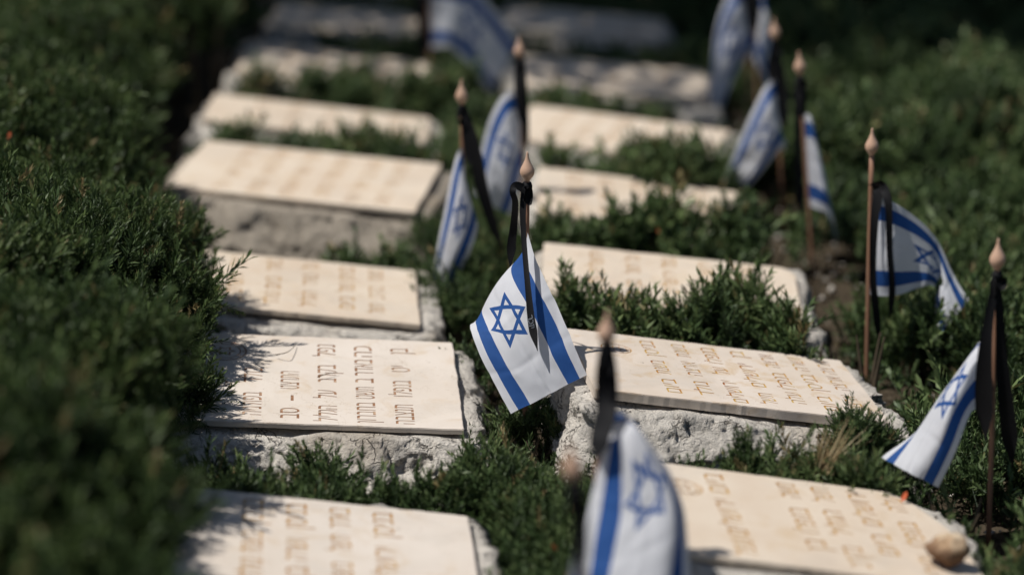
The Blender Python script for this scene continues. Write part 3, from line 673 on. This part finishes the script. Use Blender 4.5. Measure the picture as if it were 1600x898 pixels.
def flag(label, top, bot, y, net, ribbons, seed, lean=0.0, knot=True):
    """top/bot: pixels of the tip of the finial and of a lower point of the stick; y: distance of the stick"""
    T = at_depth(top[0], top[1], y); B = at_depth(bot[0], bot[1], y + lean)
    ax = (T - B) / np.linalg.norm(T - B); G = B - ax * ((B[2] + 0.05) / ax[2])
    root = empty('memorial_flag', (G[0], G[1], 0)); tag(root, label, 'flag', 'memorial flags on sticks'); off = np.array((G[0], G[1], 0))
    F0 = T - ax * 0.0715
    v, f = tube(np.array([G + (F0 - G) * k / 8 for k in range(9)]), 0.0062); mesh_obj('pole', v - off, f, M_WOOD, root, smooth=True)
    v, f = tube([F0 + ax * h for h, r in FIN], [r for h, r in FIN], 20); mesh_obj('finial', v - off, f, M_FIN, root, smooth=True)
    # cloth
    C = np.array([[at_depth(p[0], p[1], y + p[2]) for p in row] for row in net])
    nu, nv = 64, 88
    A = np.stack([catmull(C[:, j], nu) for j in range(C.shape[1])], 1); S = np.stack([catmull(A[i], nv) for i in range(nu)], 0)
    for i in range(nu):
        for j in range(nv):
            a, b = i / (nu - 1), j / (nv - 1)
            S[i, j] += np.array((0.3, 1, 0.2)) * (0.0065 * noise.noise((a * 2.6 + b * 1.8, b * 4.2, seed)) + 0.0042 * (0.35 - abs(noise.noise((a * 4.5 - b * 2.0, b * 3.0 + a, seed + 4)))) + 0.0016 * noise.noise((a * 10, b * 12, seed)) + crease(a, b)) * min(1, b * 4)
    uv = np.array([(j / (nv - 1), 1 - i / (nu - 1)) for i in range(nu) for j in range(nv)])
    I = np.arange(nu * nv).reshape(nu, nv)[:-1, :-1].ravel()
    cl = mesh_obj('flag_cloth', S.reshape(-1, 3) - off, np.stack([I, I + 1, I + nv + 1, I + nv], 1), M_FLAG, root, smooth=True, uv=uv)
    # sleeve that wraps the stick
    hs = [at_depth(*(net[0][0][:2]), y), at_depth(*(net[-1][0][:2]), y)]
    # ribbon: band round the stick and tails
    V, F = [], []; loops = []
    if knot:
        v, f = tube([F0 - ax * 0.002, F0 - ax * 0.010, F0 - ax * 0.022, F0 - ax * 0.030], [0.0095, 0.0125, 0.0120, 0.0085], 14); V += list(v); F += f
    # the knot: a loop on either side of the band
    kn = F0 - ax * 0.018; rs = random.Random(seed)
    for sgn in ((-1, 1) if knot else ()):
        lp = rs.uniform(0.008, 0.013); dn = rs.uniform(0.010, 0.04); fw = -0.014
        P0 = [kn + np.array((0, fw, 0)), kn + np.array((sgn * lp * 0.8, fw - 0.006, 0.006)), kn + np.array((sgn * lp, fw - 0.004, -dn * 0.5)), kn + np.array((sgn * lp * 0.5, fw - 0.010, -dn)), kn + np.array((0, fw - 0.004, -0.004))]
        loops.append(P0)
    for rb in [dict(P=l, w=0.020, tip=False, tw=0.3, a0=1.0) for l in loops] + ribbons:
        P = catmull(rb['P'] if 'P' in rb else [at_depth(p[0], p[1], y + p[2]) for p in rb['p']], 40); w0 = rb.get('w', 0.022); tw = rb.get('tw', 0.5); q = len(V)
        for i, p in enumerate(P):
            d = P[min(i + 1, 39)] - P[max(i - 1, 0)]; d /= np.linalg.norm(d); u = i / 39
            a = np.cross(d, (0, 1.0, 0)); a = a / max(1e-6, np.linalg.norm(a)); b = np.cross(d, a); ang = rb.get('a0', 0.3) + tw * math.sin(3.0 * u + seed); sd = a * math.cos(ang) + b * math.sin(ang); nn = np.cross(sd, d)
            w = w0 * (0.75 + 0.25 * math.sin(4 * u + seed)) * (1 if u < 0.86 or not rb.get('tip', True) else max(0.06, (1 - u) / 0.14))
            V += [p - sd * w / 2, p + nn * w * 0.12, p + sd * w / 2]
        for i in range(39):
            for k in range(2): F.append((q + 3 * i + k, q + 3 * i + k + 1, q + 3 * i + k + 4, q + 3 * i + k + 3))
    rbo = None
    if V: rbo = mesh_obj('ribbon', np.array(V) - off, F, M_RIB, root, smooth=True)
    return root, rbo, off, cl

# spread flag at the middle of the picture
FY = 5.50
root, rbo, off, cl = flag('flag spread flat with a printed black ribbon tail lying across its star', (824, 237), (821, 600), FY,
    [[(822, 356, 0), (836, 402, -.04), (862, 460, -.09), (889, 522, -.14), (917, 586, -.175)],
     [(822, 408, .005), (788, 430, -.035), (814, 482, -.115), (846, 547, -.165), (877, 606, -.20)],
     [(822, 462, .01), (760, 470, -.01), (774, 514, -.115), (806, 574, -.175), (838, 627, -.21)],
     [(822, 516, .01), (752, 506, .02), (735, 514, -.09), (763, 582, -.165), (799, 645, -.215)]],
    [dict(p=[(821, 292, -.012), (817, 330, -.03), (819, 380, -.06), (825, 450, -.125), (831, 505, -.165), (840, 548, -.195)], w=0.0250, tw=0.35),
     dict(p=[(822, 296, -.012), (806, 290, -.02), (801, 300, -.03), (805, 316, -.02), (803, 350, .02), (799, 385, .03), (797, 420, .03)], w=0.0290, tw=0.4, a0=0.6)], 3)
pls = glyph_line('יזכר'); al = np.concatenate(pls)
cu = bpy.data.curves.new('mark', 'CURVE'); cu.dimensions = '2D'; cu.fill_mode = 'BOTH'; cu.extrude = 0.0002
for p in pls:
    sp = cu.splines.new('POLY'); sp.points.add(len(p) - 1); sp.use_cyclic_u = True
    for k, q in enumerate(p): sp.points[k].co = ((q[0] - al[:, 0].mean()) * 0.020, (q[1] - 0.3) * 0.020, 0, 1)
tmp = bpy.data.objects.new('mark', cu); COL.objects.link(tmp); bpy.context.view_layer.update()
me = bpy.data.meshes.new_from_object(tmp.evaluated_get(bpy.context.evaluated_depsgraph_get())); bpy.data.objects.remove(tmp)
me.materials.clear(); me.materials.append(M_PRINT); me.name = 'printed_word'
pw = bpy.data.objects.new('printed_word', me); COL.objects.link(pw); pw.parent = rbo
wp = at_depth(830, 504, FY - 0.172); pw.location = wp - off
pw.rotation_euler = (math.radians(70), math.radians(80), 0)

flag('flag folded long and narrow, ribbon tail swinging away, behind the spread flag', (721, 124), (725, 420), 6.55,
    [[(724, 226, 0), (712, 246, -.02), (698, 310, -.03), (686, 375, -.03), (677, 428, -.02)],
     [(726, 268, 0), (722, 275, -.05), (712, 330, -.07), (696, 390, -.07), (680, 446, -.05)],
     [(728, 310, 0), (735, 312, -.05), (726, 352, -.08), (706, 405, -.08), (683, 465, -.06)],
     [(730, 355, 0), (746, 350, -.03), (740, 380, -.05), (718, 430, -.06), (687, 482, -.05)]],
    [dict(p=[(722, 165, -.01), (733, 200, -.03), (743, 240, -.04), (752, 290, -.04), (768, 345, -.03), (786, 398, -.02)], w=0.0435), dict(p=[(722, 168, -.01), (729, 210, -.02), (733, 260, -.02)], w=0.0319)], 5)
flag('flag hanging limp with its stripes bunched, second behind the spread flag', (811, 56), (818, 330), 7.12,
    [[(811, 138, 0), (785, 150, -.02), (762, 195, -.03), (750, 245, -.03), (742, 302, 0)],
     [(812, 180, 0), (796, 185, -.05), (780, 220, -.06), (767, 265, -.06), (757, 315, -.03)],
     [(813, 222, 0), (808, 225, -.05), (798, 252, -.07), (788, 290, -.07), (775, 326, -.04)],
     [(814, 262, 0), (816, 268, -.03), (812, 285, -.05), (808, 308, -.05), (800, 336, -.04)]],
    [dict(p=[(812, 88, -.01), (816, 130, -.03), (820, 180, -.03), (822, 240, -.03)], w=0.0400), dict(p=[(812, 90, -.01), (810, 140, -.03), (816, 200, -.03)], w=0.0377)], 7)
flag('flag in tree shade with wide sheet sloping down, beside the shaded slabs', (668, -72), (672, 120), 8.80,
    [[(672, -32, 0), (702, -26, -.04), (742, -14, .0), (778, 22, .02), (808, 62, .03)],
     [(672, 4, 0), (702, 8, -.05), (740, 22, -.01), (768, 58, .01), (795, 95, .03)],
     [(672, 40, 0), (702, 42, -.06), (735, 58, -.02), (758, 95, .0), (780, 125, .02)],
     [(672, 76, 0), (702, 75, -.05), (728, 98, -.04), (748, 125, 0), (768, 148, .02)]],
    [dict(p=[(668, -40, -.01), (662, 0, -.03), (660, 45, -.03), (664, 92, -.03)], w=0.0653), dict(p=[(668, -40, -.01), (655, -10, -.02), (652, 30, -.02)], w=0.0435)], 9)
flag('flag hanging before the ochre lettered slab with dark ribbon wound round its stick', (950, 483), (932, 760), 4.32,
    [[(942, 632, 0), (982, 650, .0), (1032, 715, -.03), (1066, 790, -.08), (1080, 905, -.16)],
     [(940, 682, 0), (990, 666, -.04), (1034, 752, -.10), (1048, 832, -.16), (1030, 935, -.23)],
     [(937, 735, 0), (972, 678, -.06), (986, 785, -.13), (974, 868, -.19), (955, 955, -.25)],
     [(934, 795, 0), (948, 692, -.06), (922, 780, -.12), (908, 870, -.18), (900, 965, -.24)]],
    [dict(p=[(949, 535, -.012), (953, 580, -.02), (950, 630, -.03), (938, 680, -.09), (932, 720, -.11)], w=0.0435), dict(p=[(949, 535, -.012), (943, 570, .0), (944, 620, -.0), (942, 660, .01)], w=0.0377), dict(p=[(948, 535, -.014), (948, 575, -.022), (946, 620, -.022), (944, 650, -.02)], w=0.0377)], 11)
flag('flag whose finial stands alone before the aisle rosemary beside the ochre lined slab', (890, 690), (912, 900), 3.72,
    [[(902, 840, 0), (895, 880, -.03), (885, 950, -.04), (880, 1040, -.03)], [(905, 915, 0), (905, 950, -.05), (895, 1010, -.06), (886, 1090, -.05)],
     [(908, 990, 0), (912, 1010, -.05), (905, 1060, -.06), (892, 1130, -.05)], [(911, 1065, 0), (915, 1070, -.04), (908, 1110, -.05), (895, 1170, -.05)]],
    [dict(p=[(895, 752, -.01), (904, 790, -.02), (908, 840, -.02), (906, 910, -.03)], w=0.0377)], 13)
flag('flag hanging narrow and straight before the green bank, its lower end in shade', (1248, 80), (1269, 400), 6.92,
    [[(1255, 178, 0), (1266, 180, -.05), (1273, 205, -.02), (1280, 255, .03), (1286, 312, .05)],
     [(1258, 225, 0), (1274, 230, -.07), (1284, 252, -.03), (1291, 302, .03), (1297, 348, .05)],
     [(1261, 274, 0), (1284, 284, -.08), (1294, 302, -.04), (1300, 338, .03), (1304, 374, .05)],
     [(1264, 322, 0), (1294, 334, -.08), (1304, 350, -.04), (1307, 376, .02), (1306, 402, .05)]],
    [dict(p=[(1250, 122, -.01), (1247, 160, -.02), (1246, 220, -.02), (1248, 290, -.02), (1252, 340, -.02)], w=0.0348), dict(p=[(1250, 122, -.01), (1256, 150, -.02), (1254, 185, -.02)], w=0.0290)], 15)
flag('flag drawn out sideways to a pointed corner over the slab turned aslant', (1209, 28), (1222, 290), 7.42,
    [[(1213, 116, 0), (1195, 136, -.03), (1172, 182, -.03), (1148, 237, -.02), (1128, 290, 0)],
     [(1216, 155, 0), (1204, 165, -.06), (1186, 202, -.06), (1164, 248, -.04), (1142, 291, -.02)],
     [(1219, 195, 0), (1214, 196, -.06), (1200, 222, -.07), (1180, 258, -.05), (1158, 290, -.03)],
     [(1222, 236, 0), (1228, 226, -.04), (1212, 240, -.06), (1194, 264, -.05), (1173, 288, -.04)]],
    [dict(p=[(1211, 62, -.01), (1216, 100, -.03), (1222, 150, -.03), (1226, 205, -.03)], w=0.0406), dict(p=[(1211, 62, -.01), (1206, 95, -.02), (1207, 130, -.02)], w=0.0319)], 17)
flag('flag with crumpled folds at the edge of the tree shade above the green bank', (1160, -66), (1172, 150), 8.66,
    [[(1163, -25, 0), (1140, -10, -.04), (1120, 40, -.03), (1112, 110, -.02), (1100, 182, 0)],
     [(1165, 12, 0), (1152, 15, -.07), (1132, 55, -.05), (1120, 118, -.04), (1108, 184, -.02)],
     [(1167, 48, 0), (1166, 45, -.07), (1148, 72, -.07), (1132, 122, -.05), (1116, 182, -.03)],
     [(1169, 84, 0), (1182, 76, -.05), (1164, 90, -.06), (1144, 126, -.05), (1124, 178, -.04)]],
    [dict(p=[(1161, -30, -.01), (1168, 10, -.03), (1174, 60, -.03), (1178, 110, -.03)], w=0.0464)], 19)
flag('flag hanging down straight beside the crumpled one at the edge of shade', (1180, -78), (1184, 130), 8.45,
    [[(1181, -22, 0), (1192, -5, -.03), (1196, 30, -.02), (1204, 70, .0), (1210, 112, .02)], [(1182, 18, 0), (1196, 25, -.06), (1202, 52, -.04), (1208, 85, -.02), (1213, 120, .0)],
     [(1183, 55, 0), (1186, 58, -.06), (1194, 78, -.06), (1202, 104, -.03), (1208, 130, -.01)], [(1184, 92, 0), (1178, 92, -.04), (1184, 106, -.05), (1194, 124, -.03), (1202, 142, -.01)]],
    [dict(p=[(1180, -40, -.01), (1184, 0, -.03), (1186, 50, -.03)], w=0.04)], 29)
flag('flag half unfurled with its free corner kinked down, before the green bank', (1363, 200), (1355, 540), 5.98,
    [[(1358, 303, 0), (1402, 318, -.03), (1458, 366, .03), (1490, 428, .03), (1514, 468, .0)],
     [(1357, 355, 0), (1400, 364, -.055), (1458, 396, .03), (1480, 446, .0), (1498, 488, -.03)],
     [(1356, 408, 0), (1398, 412, -.055), (1458, 424, .03), (1470, 462, -.01), (1482, 507, -.05)],
     [(1355, 460, 0), (1398, 462, -.035), (1456, 446, .05), (1461, 476, .0), (1465, 526, -.06)]],
    [dict(p=[(1361, 292, -.01), (1372, 296, -.03), (1366, 350, -.05), (1364, 420, -.05), (1368, 480, -.05), (1376, 545, -.02)], w=0.0348), dict(p=[(1361, 292, -.01), (1378, 290, -.03), (1388, 320, -.06), (1390, 390, -.06), (1394, 450, -.06), (1390, 500, -.05)], w=0.0319)], 21, knot=False)
flag('flag blown to a long taper towards the slab with the pebble', (1560, 372), (1546, 800), 4.97,
    [[(1552, 505, 0), (1530, 534, .05), (1494, 590, .06), (1442, 664, .03), (1377, 715, -.03)],
     [(1551, 558, 0), (1530, 543, .0), (1484, 598, -.01), (1438, 668, -.02), (1403, 728, -.06)],
     [(1549, 612, 0), (1531, 575, -.02), (1491, 626, -.065), (1464, 686, -.085), (1434, 746, -.09)],
     [(1547, 668, 0), (1526, 640, .0), (1512, 655, -.045), (1492, 708, -.07), (1466, 762, -.07)]],
    [dict(p=[(1557, 440, -.012), (1548, 480, -.03), (1540, 540, -.05), (1537, 610, -.05), (1540, 690, -.04)], w=0.0400), dict(p=[(1557, 440, -.012), (1562, 490, -.02), (1566, 570, -.02), (1574, 650, -.01), (1582, 730, .01)], w=0.0377)], 23)

# ------------------------------------------------------------------ the tree whose shade falls over the back rows
def tree(label, base, crown, seed, n=44000):
    r = np.random.default_rng(seed); root = empty('pine_tree', (base[0], base[1], 0)); tag(root, label, 'tree'); off = np.array((base[0], base[1], 0))
    V, F = [], []
    top = np.array((crown[0], crown[1], crown[2]))
    def limb(P, r0, r1):
        q = len(V); pts = catmull(P, 10); v, f = tube(pts, list(np.linspace(r0, r1, 10)), 10); V.extend(v); F.extend([tuple(i + q for i in k) for k in f])
    b = np.array((base[0], base[1], -0.1)); limb([b, b + (0.1, -0.1, 1.6), (b + top) / 2 + (0.1, 0.2, 0.3), top], 0.22, 0.07)
    for k in range(12):
        a = k * 2.4; s = (b + top) / 2 * (1 - k / 14) + top * (k / 14); e = top + np.array((math.cos(a) * crown[3] * 0.75, math.sin(a) * crown[4] * 0.75, (r.random() - 0.4) * crown[5])); limb([s, (s + e) / 2 + (0, 0, 0.25), e], 0.06, 0.015)
    mesh_obj('trunk', np.array(V) - off, F, M_TWIG, root, smooth=True)
    cl = r.normal(size=(400, 3)); cl /= np.linalg.norm(cl, axis=1, keepdims=True); cl *= (r.random((400, 1)) ** 0.45); C = top + cl * np.array(crown[3:6])
    P = C[r.integers(0, 400, n)] + r.normal(0, 0.17, (n, 3)); D = r.normal(size=(n, 3)); D /= np.linalg.norm(D, axis=1, keepdims=True)
    S = np.cross(D, r.normal(size=(n, 3))); S /= np.linalg.norm(S, axis=1, keepdims=True); l = 0.10 * (0.6 + 0.8 * r.random((n, 1)))
    W = np.stack([P, P + D * l * 0.5 + S * l * 0.3, P + D * l, P + D * l * 0.5 - S * l * 0.3], 1).reshape(-1, 3)
    o = mesh_obj('crown', W - off, np.arange(n * 4).reshape(n, 4), M_JUNI, root, attr=np.repeat(np.clip(r.normal(0.4, 0.2, n), 0, 0.95), 4)); o['kind'] = 'stuff'
    return root
tree('tall pine standing behind the back row, its high crown dappling the green bank', (-2.9, 12.6), (-1.9, 9.1, 9.0, 1.8, 1.9, 0.8), 8, 10500)
tree('pine tree with low wide crown standing behind the back row', (-1.6, 13.2), (-1.0, 10.62, 4.9, 4.2, 2.6, 0.9), 5)

rg = np.random.default_rng(3); n = 2600; gx_ = rg.uniform(-1.2, 1.6, n); gy_ = rg.uniform(4.0, 9.5, n); V = []; F = []
for i in range(n):
    r_ = 0.004 + 0.010 * rg.random() ** 2; q = len(V); pts = rg.normal(size=(6, 3)) * 0.25 + np.array([(1, 0, 0), (-1, 0, 0), (0, 1, 0), (0, -1, 0), (0, 0, 0.7), (0, 0, -0.7)])
    V += list(pts * r_ + np.array((gx_[i], gy_[i], r_ * 0.4))); F += [(q + a, q + b, q + c) for a, b, c in ((0, 2, 4), (2, 1, 4), (1, 3, 4), (3, 0, 4), (2, 0, 5), (1, 2, 5), (3, 1, 5), (0, 3, 5))]
gr = mesh_obj('gravel', V, np.array(F), M_ROCK); tag(gr, 'pale limestone chips scattered on the soil between the plants', 'gravel', None, 'stuff')

def stalk(label, pts, h0):
    P = catmull([at_height(p[0], p[1], h0 + p[2]) for p in pts], 14); c = P[0].copy()
    v, f = tube(P - c, list(np.linspace(0.0013, 0.0006, 14)), 6); o = mesh_obj('dry_stalk', v, f, M_TWIG, smooth=True); o.location = c; tag(o, label, 'stalk')
stalk('curved dark stalk lying on the brown lettered slab near its emblem', [(430, 554, .0), (446, 551, .008), (456, 545, .004), (462, 538, .001)], 0.2175)
stalk('straight dark stalk across the middle lines of the brown lettered slab', [(496, 589, .0), (510, 584, .003), (527, 581, .001)], 0.1950)
